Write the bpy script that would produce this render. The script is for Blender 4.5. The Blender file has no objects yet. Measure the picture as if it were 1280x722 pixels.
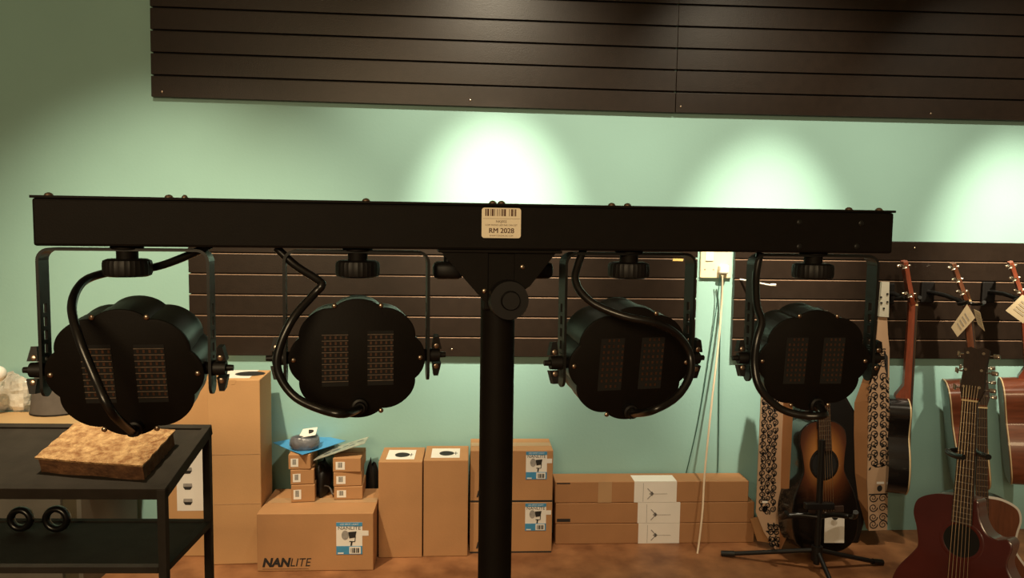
import bpy, bmesh, math, random
from math import sin, cos, tan, pi, radians as rad, atan2, hypot, sqrt
from mathutils import Vector as V, Matrix as Mx
random.seed(7)
S = bpy.context.scene
COL = S.collection

# ---------------------------------------------------------------- camera, light, exposure
FPX, EYE = 925.0, 1.25
YAW, PITCH, ROLL = rad(3.15), rad(4.5), rad(0.8)
_fw = V((sin(YAW)*cos(PITCH), cos(YAW)*cos(PITCH), -sin(PITCH)))
_rt = V((cos(YAW), -sin(YAW), 0)); _up = _rt.cross(_fw)
CR = _rt*cos(ROLL) + _up*sin(ROLL); CU = _up*cos(ROLL) - _rt*sin(ROLL)
EYEP = V((0, 0, EYE))
cd = bpy.data.cameras.new('camera'); cam = bpy.data.objects.new('camera', cd); COL.objects.link(cam)
cd.sensor_width = 36; cd.lens = FPX/1280*36; cd.clip_start = .01
cam.matrix_world = Mx(((CR.x, CU.x, -_fw.x, 0), (CR.y, CU.y, -_fw.y, 0), (CR.z, CU.z, -_fw.z, EYE), (0, 0, 0, 1)))
S.camera = cam
S.view_settings.view_transform = 'Standard'; S.view_settings.look = 'None'
S.view_settings.exposure = 0.0; S.view_settings.gamma = 1; S.view_settings.use_curve_mapping = False
w = bpy.data.worlds.new('world'); S.world = w; w.use_nodes = True
w.node_tree.nodes['Background'].inputs[0].default_value = (1, .72, .42, 1)
w.node_tree.nodes['Background'].inputs[1].default_value = .10

def spot(name, loc, aim, power, size, blend, col=(1, .86, .62), rad_=.035):
    l = bpy.data.lights.new(name, 'SPOT'); o = bpy.data.objects.new(name, l); COL.objects.link(o)
    l.energy = power; l.spot_size = rad(size); l.spot_blend = blend; l.color = col; l.shadow_soft_size = rad_
    o.location = loc; o.rotation_euler = (V(aim)-V(loc)).to_track_quat('-Z', 'Y').to_euler(); return o
def area(name, loc, aim, power, sx, sy, col):
    l = bpy.data.lights.new(name, 'AREA'); o = bpy.data.objects.new(name, l); COL.objects.link(o)
    l.shape = 'RECTANGLE'; l.size = sx; l.size_y = sy; l.energy = power; l.color = col
    o.location = loc; o.rotation_euler = (V(aim)-V(loc)).to_track_quat('-Z', 'Y').to_euler(); return o
WY = 2.976                                           # the wall's plane
LY = 1.78                                            # the row of ceiling spotlights
for hx, hz, pw in ((.093, 1.20, 140), (1.187, 1.08, 120), (2.24, 1.12, 85)):
    spot('ceiling_spotlight', (hx, LY, 2.72), (hx, WY, hz+.1), pw, 66, .9)
    spot('ceiling_spotlight_core', (hx, LY, 2.72), (hx, WY, hz), 520, 27, 1)
spot('ceiling_spotlight_side', (-1.05, 1.55, 2.72), (-1.15, 2.75, .45), 330, 64, .95, (1, .83, .55))
area('room_ceiling_lamp', (-1.0, -2.5, 2.15), (-.6, 2, .8), 72, 1.6, .8, (1, .74, .42))

def Zp(px, py, z): return EYEP + (CR*((px-640)/FPX) - CU*((py-361)/FPX) + _fw)*z
def at(px, py, Y):
    d = CR*((px-640)/FPX) - CU*((py-361)/FPX) + _fw
    return EYEP + d*(Y/d.y)
def onz(px, py, z=0.0):
    d = CR*((px-640)/FPX) - CU*((py-361)/FPX) + _fw
    return EYEP + d*((z-EYE)/d.z)

# ---------------------------------------------------------------- materials
def mat(name, col, rough=.6, var=.08, scale=8, bump=0, bscale=60, metal=0, spec=.5, col2=None, stretch=(1, 1, 1), coat=0, alpha=1, trans=0):
    m = bpy.data.materials.new(name); m.use_nodes = True; N = m.node_tree.nodes; L = m.node_tree.links
    b = N['Principled BSDF']; b.inputs['Roughness'].default_value = rough; b.inputs['Metallic'].default_value = metal
    b.inputs['Specular IOR Level'].default_value = spec; b.inputs['Coat Weight'].default_value = coat
    b.inputs['Alpha'].default_value = alpha; b.inputs['Transmission Weight'].default_value = trans
    tc = N.new('ShaderNodeTexCoord'); mp = N.new('ShaderNodeMapping'); mp.inputs['Scale'].default_value = stretch
    L.new(tc.outputs['Object'], mp.inputs[0])
    nz = N.new('ShaderNodeTexNoise'); nz.inputs['Scale'].default_value = scale; nz.inputs['Detail'].default_value = 5
    L.new(mp.outputs[0], nz.inputs['Vector'])
    r = N.new('ShaderNodeValToRGB'); r.color_ramp.elements[0].position = .3; r.color_ramp.elements[1].position = .7
    c2 = col2 or tuple(min(1, c*(1+var)) for c in col); c1 = col if col2 else tuple(c*(1-var) for c in col)
    r.color_ramp.elements[0].color = (*c1, 1); r.color_ramp.elements[1].color = (*c2, 1)
    L.new(nz.outputs['Fac'], r.inputs[0]); L.new(r.outputs[0], b.inputs['Base Color'])
    if bump:
        n2 = N.new('ShaderNodeTexNoise'); n2.inputs['Scale'].default_value = bscale; n2.inputs['Detail'].default_value = 4
        L.new(mp.outputs[0], n2.inputs['Vector'])
        bp = N.new('ShaderNodeBump'); bp.inputs['Strength'].default_value = bump; bp.inputs['Distance'].default_value = .01
        L.new(n2.outputs['Fac'], bp.inputs['Height']); L.new(bp.outputs[0], b.inputs['Normal'])
    return m
M = dict(
    wall=mat('teal_paint', (.275, .48, .445), .75, .03, 3, .04, 90),
    floor=mat('stained_floor', (.16, .060, .022), .5, .1, 9, .05, 40, col2=(.36, .16, .065)),
    slat=mat('dark_laminate', (.017, .0105, .007), .36, .12, 30, .05, 250, spec=.33),
    backing=mat('slat_groove', (.006, .005, .004), .9),
    trim=mat('groove_edge', (.32, .20, .13), .5),
    black=mat('black_powder_coat', (.0065, .0048, .0035), .6, .1, 40, .05, 400, spec=.12),
    plastic=mat('black_plastic', (.006, .005, .0045), .5, .1, 40, spec=.35),
    rubber=mat('black_rubber', (.006, .0055, .005), .28, .1, 40),
    housing=mat('black_aluminium', (.010, .010, .009), .38, .1, 40, spec=.35),
    sink=mat('rusty_heatsink', (.10, .05, .03), .4, .3, 120, metal=.6),
    louvre=mat('louvre_metal', (.15, .11, .08), .45, .3, 120),
    steel=mat('screw_steel', (.45, .36, .28), .28, .1, 40, metal=1),
    lens=mat('lens_glass', (.05, .05, .05), .1),
    sticker=mat('sticker_paper', (.95, .86, .66), .6, .02),
    ink=mat('brown_ink', (.10, .04, .02), .7),
    inkb=mat('black_ink', (.015, .013, .012), .7),
    card=mat('cardboard', (.42, .215, .090), .8, .06, 7, .05, 120),
    card2=mat('pale_cardboard', (.52, .29, .125), .8, .05, 6, .05, 120),
    cardd=mat('brown_cardboard', (.36, .175, .072), .8, .06, 7, .05, 120),
    tape=mat('packing_tape', (.44, .27, .14), .3, .05),
    paper=mat('white_paper', (.78, .74, .68), .7, .03),
    blue=mat('label_blue', (.05, .26, .48), .6, .1, 30),
    grey=mat('print_grey', (.30, .28, .26), .6, .2, 60),
    bluebag=mat('blue_bag', (.06, .30, .62), .4, .1, 12, .2, 40),
    silver=mat('silver_card', (.46, .46, .38), .35, .25, 40, .3, 60, metal=.3),
    pouch=mat('grey_pouch', (.07, .075, .09), .3, .4, 25, .4, 30),
    film=mat('clear_plastic_film', (.75, .68, .60), .16, .25, 9, .9, 22, spec=.9, alpha=.72),
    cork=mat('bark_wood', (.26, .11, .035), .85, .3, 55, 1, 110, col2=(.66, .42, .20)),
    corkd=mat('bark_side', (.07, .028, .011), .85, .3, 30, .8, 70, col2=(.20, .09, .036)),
    cart=mat('cart_metal', (.028, .023, .018), .75, .15, 20, .05, 200, spec=.15),
    desk=mat('tan_top', (.55, .35, .17), .55, .1, 6),
    cab=mat('dark_cabinet', (.05, .04, .02), .6, .2, 6),
    cabp=mat('grey_cabinet_panel', (.10, .09, .07), .6, .2, 6),
    lampg=mat('grey_fabric', (.10, .085, .075), .8, .1, 30),
    white=mat('white_plastic', (.80, .78, .74), .4, .02),
    cream=mat('cream_plastic', (.75, .66, .45), .4, .03),
    cordg=mat('green_cord', (.03, .09, .07), .5), cordc=mat('cream_cord', (.72, .58, .42), .5),
    red=mat('cherry_gloss', (.085, .012, .010), .25, .2, 6, coat=.5),
    mauve=mat('mauve_bevel', (.32, .17, .17), .3, .1, 10, coat=.3),
    dark=mat('dark_gloss', (.010, .008, .007), .22, .1, 10, coat=.5),
    mahog=mat('mahogany', (.16, .050, .020), .35, .25, 6, stretch=(14, 14, 1.5), coat=.3),
    mahog2=mat('red_mahogany', (.20, .055, .025), .3, .25, 6, stretch=(2, 2, 14), coat=.3),
    spruce=mat('amber_spruce', (.36, .15, .05), .35, .2, 5, stretch=(30, 30, 1.5), coat=.3),
    neckr=mat('red_neck', (.22, .045, .018), .35, .2, 8, stretch=(12, 12, 2), coat=.3),
    rose=mat('rosewood', (.035, .018, .012), .5, .2, 20, stretch=(10, 10, 2)),
    bind=mat('cream_binding', (.78, .62, .36), .35, .03),
    chrome=mat('chrome_peg', (.75, .70, .62), .2, .05, metal=1),
    string=mat('string_bronze', (.50, .36, .22), .35, .1, metal=1),
    print_=mat('printed_board', (.46, .30, .19), .6, .08, 9),
    plain=mat('orange_board', (.42, .20, .085), .7, .06, 8),
    paddle=mat('pale_headstock', (.52, .50, .42), .5, .05, 30),
    tag=mat('kraft_tag', (.62, .50, .32), .7, .06, 20),
    yellow=mat('yellow_sticker', (.75, .50, .16), .6),
)
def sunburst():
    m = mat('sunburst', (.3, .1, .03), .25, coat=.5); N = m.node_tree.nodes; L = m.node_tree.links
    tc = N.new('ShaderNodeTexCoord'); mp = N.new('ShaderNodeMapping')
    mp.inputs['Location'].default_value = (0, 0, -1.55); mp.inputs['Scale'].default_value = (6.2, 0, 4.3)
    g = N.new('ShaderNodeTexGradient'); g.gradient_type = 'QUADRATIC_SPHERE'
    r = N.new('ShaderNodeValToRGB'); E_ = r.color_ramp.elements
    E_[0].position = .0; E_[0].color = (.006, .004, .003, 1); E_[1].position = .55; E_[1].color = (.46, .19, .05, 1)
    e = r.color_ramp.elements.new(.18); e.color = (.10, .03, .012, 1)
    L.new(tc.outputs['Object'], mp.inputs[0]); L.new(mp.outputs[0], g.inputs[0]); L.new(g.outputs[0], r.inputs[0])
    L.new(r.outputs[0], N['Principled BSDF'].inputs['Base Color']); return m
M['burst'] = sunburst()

# ---------------------------------------------------------------- mesh helpers
MW = {}
def smooth_path(pts, n=8, closed=False):
    P = [V(p) for p in pts]; out = []; k = len(P)
    g = (lambda i: P[i % k]) if closed else (lambda i: P[max(0, min(k-1, i))])
    for i in range(k if closed else k-1):
        a, b, c, d = g(i-1), g(i), g(i+1), g(i+2)
        for j in range(n):
            t = j/n
            out.append(.5*((2*b)+(c-a)*t+(2*a-5*b+4*c-d)*t*t+(3*b-a-3*c+d)*t**3))
    if not closed: out.append(P[-1].copy())
    return out
class MB:
    def __init__(s): s.v = []; s.f = []; s.tb = False
    def add(s, vs, fs, m=None):
        o = len(s.v); s.v += [(m @ V(x)) if m is not None else V(x) for x in vs]; s.f += [tuple(i+o for i in f) for f in fs]; return s
    def box(s, lo, hi, m=None, bev=0.0):
        bm = bmesh.new(); bmesh.ops.create_cube(bm, size=1)
        for q in bm.verts: q.co = V([lo[i]+(q.co[i]+.5)*(hi[i]-lo[i]) for i in range(3)])
        if bev: bmesh.ops.bevel(bm, geom=list(bm.edges), offset=bev, segments=2, affect='EDGES', profile=.5)
        s.add([q.co.copy() for q in bm.verts], [[q.index for q in f.verts] for f in (bm.verts.index_update() or bm.faces)], m); bm.free(); return s
    def prism(s, poly, y0, y1, m=None):       # outline in x,z extruded in y
        n = len(poly); vs = [(p[0], y0, p[1]) for p in poly]+[(p[0], y1, p[1]) for p in poly]
        fs = [tuple(range(n)), tuple(range(2*n-1, n-1, -1))]+[(i, i+n, (i+1) % n+n, (i+1) % n) for i in range(n)]
        return s.add(vs, fs, m)
    def loft(s, rings, m=None, cap=True):
        n = len(rings[0]); vs = [p for r in rings for p in r]; fs = []
        for k in range(len(rings)-1):
            for i in range(n): a = k*n; j = (i+1) % n; fs.append((a+i, a+j, a+n+j, a+n+i))
        if cap: fs.append(tuple(range(n-1, -1, -1))); fs.append(tuple(range((len(rings)-1)*n, len(rings)*n)))
        return s.add(vs, fs, m)
    def tube(s, pts, r, seg=10, m=None, cap=True):
        s.tb = True; P = [V(p) for p in pts]; R = r if isinstance(r, (list, tuple)) else [r]*len(P); rings = []; up = None
        for i, p in enumerate(P):
            t = (P[min(i+1, len(P)-1)]-P[max(i-1, 0)]).normalized()
            if up is None: up = t.orthogonal().normalized()
            up = (up - t*up.dot(t)).normalized() if (up-t*up.dot(t)).length > 1e-6 else t.orthogonal().normalized()
            sd = t.cross(up); rings.append([p+(up*cos(2*pi*k/seg)+sd*sin(2*pi*k/seg))*R[i] for k in range(seg)])
        return s.loft(rings, m, cap)
    def cyl(s, a, b, r, r2=None, seg=20, m=None): return s.tube([a, b], [r, r if r2 is None else r2], seg, m)
    def strip(s, pts, wdir, w, t, m=None):    # flat strap following pts: width along wdir
        P = [V(p) for p in pts]; wd = V(wdir).normalized(); rings = []
        for i, p in enumerate(P):
            tg = (P[min(i+1, len(P)-1)]-P[max(i-1, 0)]).normalized(); n = tg.cross(wd).normalized()
            rings.append([p+wd*w/2+n*t/2, p-wd*w/2+n*t/2, p-wd*w/2-n*t/2, p+wd*w/2-n*t/2])
        return s.loft(rings, m)
    def dome(s, c, nrm, r, h, seg=14, m=None):
        s.tb = True; q = V(nrm).to_track_quat('Z', 'Y').to_matrix(); c = V(c)
        rings = [[c+q @ V((r*cos(a)*cos(2*pi*k/seg), r*cos(a)*sin(2*pi*k/seg), h*sin(a))) for k in range(seg)] for a in (0, .4, .8, 1.2, 1.5)]
        return s.loft(rings, m)
    def build(s, name, m, parent=None, world=False, sharp=None, sub=0):
        if world and parent is not None:
            inv = MW[parent.name].inverted(); vs = [inv @ q for q in s.v]
        else: vs = s.v
        me = bpy.data.meshes.new(name); me.from_pydata([tuple(q) for q in vs], [], s.f)
        bm = bmesh.new(); bm.from_mesh(me); bmesh.ops.recalc_face_normals(bm, faces=bm.faces); bm.to_mesh(me); bm.free()
        me.materials.append(M[m] if isinstance(m, str) else m)
        for p in me.polygons: p.use_smooth = True
        me.set_sharp_from_angle(angle=rad(sharp or (48 if s.tb else 18)))
        o = bpy.data.objects.new(name, me); COL.objects.link(o)
        if parent is not None: o.parent = parent; MW[o.name] = MW[parent.name]
        else: MW[o.name] = Mx.Identity(4)
        return o
def tag(o, label, cat, group=None, kind=None):
    if label: o['label'] = label
    if cat: o['category'] = cat
    if group: o['group'] = group
    if kind: o['kind'] = kind
    return o
def thing(name, label, cat, loc=(0, 0, 0), rot=(0, 0, 0), group=None, mw=None):
    o = bpy.data.objects.new(name, None); COL.objects.link(o); o.empty_display_size = .05
    m = mw or (Mx.Translation(V(loc)) @ Mx.Rotation(rot[2], 4, 'Z') @ Mx.Rotation(rot[1], 4, 'Y') @ Mx.Rotation(rot[0], 4, 'X'))
    o.matrix_world = m; MW[o.name] = m.copy(); return tag(o, label, cat, group)
def struct(name, mb, m): o = mb.build(name, m); o['kind'] = 'structure'; return o
def text(name, body, m, parent, mw, size, align='CENTER', bold=0.0, sx=1.0, shear=0):
    c = bpy.data.curves.new('txt', 'FONT'); c.body = body; c.size = size; c.align_x = align; c.align_y = 'CENTER'; c.offset = bold; c.shear = shear; c.resolution_u = 3
    t = bpy.data.objects.new('txt', c); COL.objects.link(t); bpy.context.view_layer.update()
    me = bpy.data.meshes.new_from_object(t.evaluated_get(bpy.context.evaluated_depsgraph_get()))
    bpy.data.objects.remove(t); bpy.data.curves.remove(c)
    for q in me.vertices: q.co.x *= sx
    me.transform(mw); me.materials.clear(); me.materials.append(M[m]); me.name = name
    o = bpy.data.objects.new(name, me); COL.objects.link(o); o.parent = parent; MW[o.name] = MW[parent.name]; return o
FACE = Mx.Rotation(pi/2, 4, 'X')                # text lying in x,z that faces -y
def face(x, y, z, ry=0): return Mx.Translation((x, y, z)) @ Mx.Rotation(ry, 4, 'Y') @ FACE

# ---------------------------------------------------------------- the room
struct('wall_back', MB().box((-4, WY, -.05), (4.5, WY+.12, 3.0)), 'wall')
struct('floor', MB().box((-4, -3, -.06), (4.5, WY, 0)), 'floor')
struct('ceiling', MB().box((-4, -3, 2.95), (4.5, WY, 3.02)), mat('white_ceiling', (.6, .55, .48), .8))

def slat_panel(x0, x1, ztop, n, h, label, bottom, dz=0.0, screws=(), lip=.0022):
    t = thing('slatwall', label, 'wall panel', (x0, WY, bottom), (0, dz, 0), 'black slatwall panels on the wall')
    L = x1-x0
    MB().box((.004, -.006, .004), (L-.004, -.0005, n*h-.004)).build('backing_board', 'backing', t)
    b = MB(); tr = MB()
    for k in range(n):
        b.box((0, -.021, k*h+.001), (L, -.006, (k+1)*h-.006), bev=.0012)
        if k < n-1: tr.box((.001, -.0205, (k+1)*h-.0062), (L-.001, -.007, (k+1)*h-.0062+lip))
    b.build('slats', 'slat', t); tr.build('groove_trim', 'trim' if lip > .001 else 'slat', t)
    for sx, sz in screws: MB().dome((sx, -.021, sz), (0, -1, 0), .0045, .002).build('screw', 'steel', t)
    return t
slat_panel(-1.232, .803, 2.6, 10, .0845, 'black slatwall panel high on the wall, left of the seam', 1.742, .0075, ((.04, .02), (1.22, .025)), .0006)
slat_panel(.806, 2.9, 2.6, 10, .0845, 'black slatwall panel high on the wall, right of the seam', 1.727, 0, ((.02, .025), (1.05, .02)), .0006)
slat_panel(-1.106, .915, 1.232, 6, .0817, 'long low black slatwall panel behind the left and middle stage lights', .742, 0, ((1.03, .03),))
slat_panel(1.070, 2.9, 1.232, 6, .0817, 'low black slatwall panel behind the hanging guitars', .742, 0, ((.75, .46), (.6, .015)))

# ---------------------------------------------------------------- light bar on its stand
BL, BR = Zp(37.5, 276, .87), Zp(1118.5, 290.5, 1.03)          # front-face ends
bd = (BR-BL); BLEN = bd.length; byaw = atan2(bd.y, bd.x); broll = atan2(bd.z, hypot(bd.x, bd.y))
BH, BD = .0292, .056
bar = thing('light_bar', 'long black metal bar across the stand, carrying four stage lights and a price sticker', 'light bar', mw=Mx.Translation(BL) @ Mx.Rotation(byaw, 4, 'Z') @ Mx.Rotation(-broll, 4, 'Y'))
BM = MW[bar.name]
def bary(px, dy=0.0):                                             # x along the bar seen at pixel px
    lo, hi = -.1, BLEN+.1
    for _ in range(40):
        mid = (lo+hi)/2; p = BM @ V((mid, dy, 0)) - EYEP; x = 640+FPX*p.dot(CR)/p.dot(_fw)
        lo, hi = (mid, hi) if x < px else (lo, mid)
    return lo
MB().box((.002, 0, -BH), (BLEN-.002, BD, BH-.002), bev=.003).build('housing', 'black', bar)
MB().box((.0005, -.0015, BH-.002), (BLEN-.0005, BD+.0015, BH+.0012), bev=.0005).build('lid', 'black', bar)
for px in (56, 208, 228, 457, 617, 628, 767, 787, 1066, 1104):
    MB().dome((bary(px), .012, BH+.001), (0, 0, 1), .0052 if px not in (228,) else .0038, .0042).build('screw', 'steel', bar)
for px, dz in ((999, .012), (1076, .012), (1072, -.020), (1000, -.021)):
    MB().dome((bary(px), 0, dz), (0, -1, 0), .0042, .0016).build('screw', 'housing', bar)
# price sticker
sx0, sx1 = bary(602), bary(651)
scx = (sx0+sx1)/2; sw = sx1-sx0; sz1 = BH-.0045; sz0 = sz1-.0385
rr = .0035; oc = []
for cx, cz, a0 in ((sx1-rr, sz1-rr, 0), (sx0+rr, sz1-rr, 90), (sx0+rr, sz0+rr, 180), (sx1-rr, sz0+rr, 270)):
    oc += [(cx+rr*cos(rad(a0+a)), cz+rr*sin(rad(a0+a))) for a in range(0, 91, 15)]
st = MB().prism(oc, -.0006, .0003).build('price_sticker', 'sticker', bar); st['label'] = 'cream price sticker with a barcode and RM 2028'
bc = MB(); x = sx0+.0045
random.seed(3)
for wd, gp in [(2, 1), (3, 2), (1, 1), (3, 1), (1, 3), (1, 2), (1, 2), (1, 1), (2, 1), (3, 5), (1, 2), (3, 1), (1, 1), (2, 0)]:
    bc.box((x, -.0008, sz1-.0105), (x+wd*.00078, -.0006, sz1-.0015)); x += (wd+gp)*.00078*1.07
bc.build('barcode', 'ink', st)
MB().box((sx0+.0015, -.0008, sz1-.0139), (sx1-.0015, -.0006, sz1-.0136)).build('rule_line', 'ink', st)
for b_, z_, s_, bo, sq in (('NKJ002', .0175, .0044, 0, 1), ('COM MONO LED PAR CAN SET', .0221, .0030, 0, .98), ('RM 2028', .0293, .0092, 0, .98), ('WWW.CONGMUSIC.COM', .0357, .0026, 0, 1)):
    text('sticker_lettering', b_, 'ink', st, face(scx, -.0008, sz1-z_), s_, 'CENTER', bo, sq)
text('sticker_lettering', 'RM 2028', 'ink', st, face(scx+.0004, -.0009, sz1-.0293), .0092, 'CENTER', 0, .98)

# stand: pole, collar, bracket
pz = .985; pc = Zp(622, 400, pz); px_, py_ = pc.x, pc.y
stand = thing('lighting_stand', 'black upright stand pole with a gusseted bracket holding the light bar', 'light stand', (px_, py_, 0), (0, 0, byaw))
R0 = .0228; zt = (BM @ V((bary(622), 0, -BH))).z
def zz(py): return Zp(622, py, pz-.02).z
MB().cyl((0, 0, .14), (0, 0, zz(372)), R0, seg=32).build('pole', 'black', stand)
MB().box((-.021, -.021, zz(388)), (.021, .021, zt), bev=.003).build('socket', 'black', stand)
lg = MB()
gx = lambda px: (px-622)*(pz-.03)/FPX
MB().prism([(gx(545), zt), (gx(606), zt), (gx(606), zz(381)), (gx(600), zz(374))], -.024, -.019).build('gusset', 'black', stand)
MB().prism([(gx(640), zt), (gx(695), zt), (gx(660), zz(357)), (gx(640), zz(370))], -.022, -.017).build('gusset', 'black', stand)
MB().box((gx(545), -.026, zt-.004), (gx(700), .026, zt), bev=.001).build('mounting_plate', 'black', stand)
kz = zz(373)
k = MB().cyl((gx(631), -.028, kz), (gx(631), -.046, kz), .026, .0245, 28).build('collar_knob', 'plastic', stand)
MB().cyl((gx(632), -.045, kz), (gx(632), -.052, kz), .013, .011, 24).build('knob_cap', 'plastic', k)
MB().cyl((gx(631), -.028, kz), (gx(631), -.020, kz), .017, .017, 24).build('boss', 'black', stand)
for px, y in ((560, 341), (681, 340)):
    rg = []; n = 40
    for yy, q in ((-.019, .9), (-.016, 1), (.016, 1), (.019, .9)):
        pass
    kb = MB().box((gx(px)-.0205, .030, zz(y)-.0118), (gx(px)+.0205, .062, zz(y)+.0118), bev=.007)
    kb.cyl((gx(px), .046, zz(y)), (gx(px), .046, zt-.002), .006, seg=12)
    kb.build('clamp_knob', 'plastic', stand)
for px, y, yd in ((602, 363, -.024), (650, 333, -.022)):
    MB().dome((gx(px), yd, zz(y)), (0, -1, 0), .0035, .0018).build('screw', 'steel', stand)
for a in (90, 210, 330):
    c_, s_ = cos(rad(a)), sin(rad(a)); g = MB()
    g.tube([(.03*c_, .03*s_, .32), (.30*c_, .30*s_, .12), (.55*c_, .55*s_, .014)], .011, 10); lo = g.build('leg', 'black', stand)
    MB().cyl((.53*c_, .53*s_, .02), (.57*c_, .57*s_, .012), .0115, seg=12).build('rubber_foot', 'rubber', lo)
MB().cyl((0, 0, .27), (0, 0, .36), .03, seg=28).build('leg_collar', 'plastic', stand)

# ---------------------------------------------------------------- four PAR lights
RX, RZ = .086, .0772
def lobes(sx, sz, rib=0.0, n=192, lob=8):
    out = []
    for i in range(n):
        a = 2*pi*i/n; u = ((a*lob/(2*pi)+.5) % 1)*2-1
        q = 1-.080*abs(u)**2.3+(rib if i % 2 else 0)
        out.append((sx*q*cos(a), sz*q*sin(a)))
    return out
def par_light(px, ypiv, ypl, yaw, pitch, label, cable, mesh='slat', sc=1.0, W=.0985):
    bx = bary(px, BD/2); top = BM @ V((bx, BD/2, -BH)); h = top.z - Zp(px, ypiv, (top-EYEP).dot(_fw)).z
    t = thing('stage_light', label, 'stage light', top, (0, 0, yaw-YAW), 'stage lights under the bar')
    r = .014; zt_ = -.0042; za = -h-.02
    # yoke: round-cornered strap, arms with a row of slots
    arc = lambda s: [(s*(W-r+r*sin(a)), 0, zt_-r+r*cos(a)) for a in [rad(d) for d in range(0, 91, 15)]]
    yk = MB(); yk.strip([p for p in reversed(arc(-1))]+arc(1), (0, 1, 0), .026, .0035)
    for s in (-1, 1):
        z1, z2 = zt_-r, zt_-.062; x0, x1 = (s*W-.00175, s*W+.00175)
        yk.box((x0, -.013, z2), (x1, .013, z1))
        yk.box((x0, -.013, za), (x1, -.0042, z2)); yk.box((x0, .0042, za), (x1, .013, z2))
        z = z2; 
        while z > za+.03: yk.box((x0, -.0045, z-.005), (x1, .0045, z)); z -= .0165
        yk.box((x0, -.0045, za), (x1, .0045, -h+.012))
        yk.cyl((x0, 0, za), (x1, 0, za), .013, seg=24)
    yk.build('yoke', 'housing', t)
    # mounting knob below the bar
    kk = MB(); n = 60
    rings = [[(rr_*(1+(.025 if i % 2 else 0))*cos(2*pi*i/n), rr_*(1+(.025 if i % 2 else 0))*sin(2*pi*i/n), z_) for i in range(n)] for rr_, z_ in ((.022, -.0375), (.0265, -.0355), (.0275, -.032), (.0275, -.021), (.0265, -.0175), (.022, -.0155))]
    kk.loft(rings).build('mounting_knob', 'plastic', t, sharp=25)
    MB().cyl((0, 0, -.0165), (0, 0, 0), .0125, seg=24).cyl((0, 0, -.0036), (0, 0, -.0006), .019, seg=24).build('bolt_sleeve', 'black', t)
    # lamp head
    HM = Mx.Translation((0, 0, -h)) @ Mx.Rotation(pitch, 4, 'X') @ Mx.Scale(sc, 4)
    y0, y1 = -.017, .050
    hb = MB()
    rg = []
    for y_, q, rb in ((y0+.004, .995, .0), (y0+.008, .985,.004), (y0+.03, .985,.004), (y1-.012, .955,.004), (y1-.006, .97, 0), (y1, .97, 0)):
        rg.append([(a, y_, b) for a, b in lobes(RX*q, RZ*q, rb)])
    hb.loft(rg, HM).build('housing', 'housing', t, sharp=40)
    MB().loft([[(.066*cos(2*pi*i/48), y1+.001+dy, .062*sin(2*pi*i/48)) for i in range(48)] for dy in (0, .003)], HM).build('lens', 'lens', t)
    pl = MB(); o1 = lobes(RX, RZ); o2 = lobes(RX*.975, RZ*.975)
    pl.loft([[(a, y0+.004, b) for a, b in o1], [(a, y0+.0012, b) for a, b in o1], [(a, y0, b) for a, b in o2]], HM)
    plate = pl.build('back_plate', 'black', t, sharp=40)
    for s in (-1, 1):
        cx = s*.0285; hw, zl, zh = .0165, -.035, .036; v = MB(); dsl = MB(); fin = MB()
        v.box((cx-hw, y0-.0004, zl), (cx+hw, y0+.0002, zh), HM)
        vp = v.build('vent', 'backing', t)
        if mesh == 'slat':
            for i in range(9):
                z_ = zl+.006+i*.0075
                dsl.box((cx-hw, y0-.0016, z_), (cx+hw, y0-.0003, z_+.0007), HM)
            for i in range(8):
                for j in range(5): fin.box((cx-hw+.003+j*.0065, y0-.0008, zl+.0085+i*.0075), (cx-hw+.0055+j*.0065, y0-.0003, zl+.0122+i*.0075), HM)
        else:
            for i in range(9):
                for j in range(5):
                    if (i in (0, 8)) and j in (0, 4): continue
                    xx = cx-hw+.0035+j*.0065; z_ = zl+.004+i*.0078
                    dsl.prism([(xx, z_), (xx+.0026, z_), (xx+.0026, z_+.0036), (xx, z_+.0036)], y0-.0009, y0-.0003, HM)
        dsl.build('louvres', 'louvre' if mesh == 'slat' else 'sink', vp)
        if fin.v: fin.build('heatsink', 'sink', vp)
    for sx, sz in ((-.0795, 0), (.0795, 0), (-.029, .0685), (.029, .0685), (-.029, -.0685), (.029, -.0685)):
        MB().dome((sx, y0, sz), (0, -1, 0), .0034, .0022, m=HM).build('screw', 'steel', t)
    # side knobs: hub and two wings
    for s in (-1, 1):
        k = MB(); km = Mx.Translation((s*W, 0, -h)) @ Mx.Rotation(rad(8*s), 4, 'X') @ Mx.Scale(sc, 4)
        k.cyl((0, 0, 0), (s*.016, 0, 0), .0095, .0085, 20, km).cyl((s*.016, 0, 0), (s*.024, 0, 0), .004, .0035, 14, km)
        k.prism([(s*.006, -.010), (s*.018, -.010), (s*.014, -.027), (s*.008, -.027)], -.0065, .0065, km)
        k.prism([(s*.006, .010), (s*.018, .010), (s*.014, .027), (s*.008, .027)], -.0065, .0065, km)
        kn = k.build('tilt_knob', 'plastic', t)
        MB().dome((s*.011, -.0065, .014), (0, -1, 0), .0036, .001, m=km).build('knob_insert', 'steel', kn)
        MB().dome((s*.011, -.0065, -.014), (0, -1, 0), .0036, .001, m=km).build('knob_insert', 'steel', kn)
        MB().cyl((s*.080, 0, -h), (s*W, 0, -h), .008, seg=16).build('pivot_boss', 'black', t)
    if ypl:
        g = HM @ V((ypl[0], y0, ypl[1])); gd = (HM.to_3x3() @ V((0, -1, 0))).normalized()
        MB().tube([g, g+gd*.008, g+gd*.009, g+gd*.016], [.010, .010, .0075, .0065], 16).build('cable_gland', 'plastic', t)
        end = MW[t.name] @ (g+gd*.013)
        pts = []
        for q in cable: pts.append(Zp(*q))
        if pts: MB().tube(smooth_path(pts+[end], 8), .0052, 10).build('cable', 'rubber', t, world=True)
    return t
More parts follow.
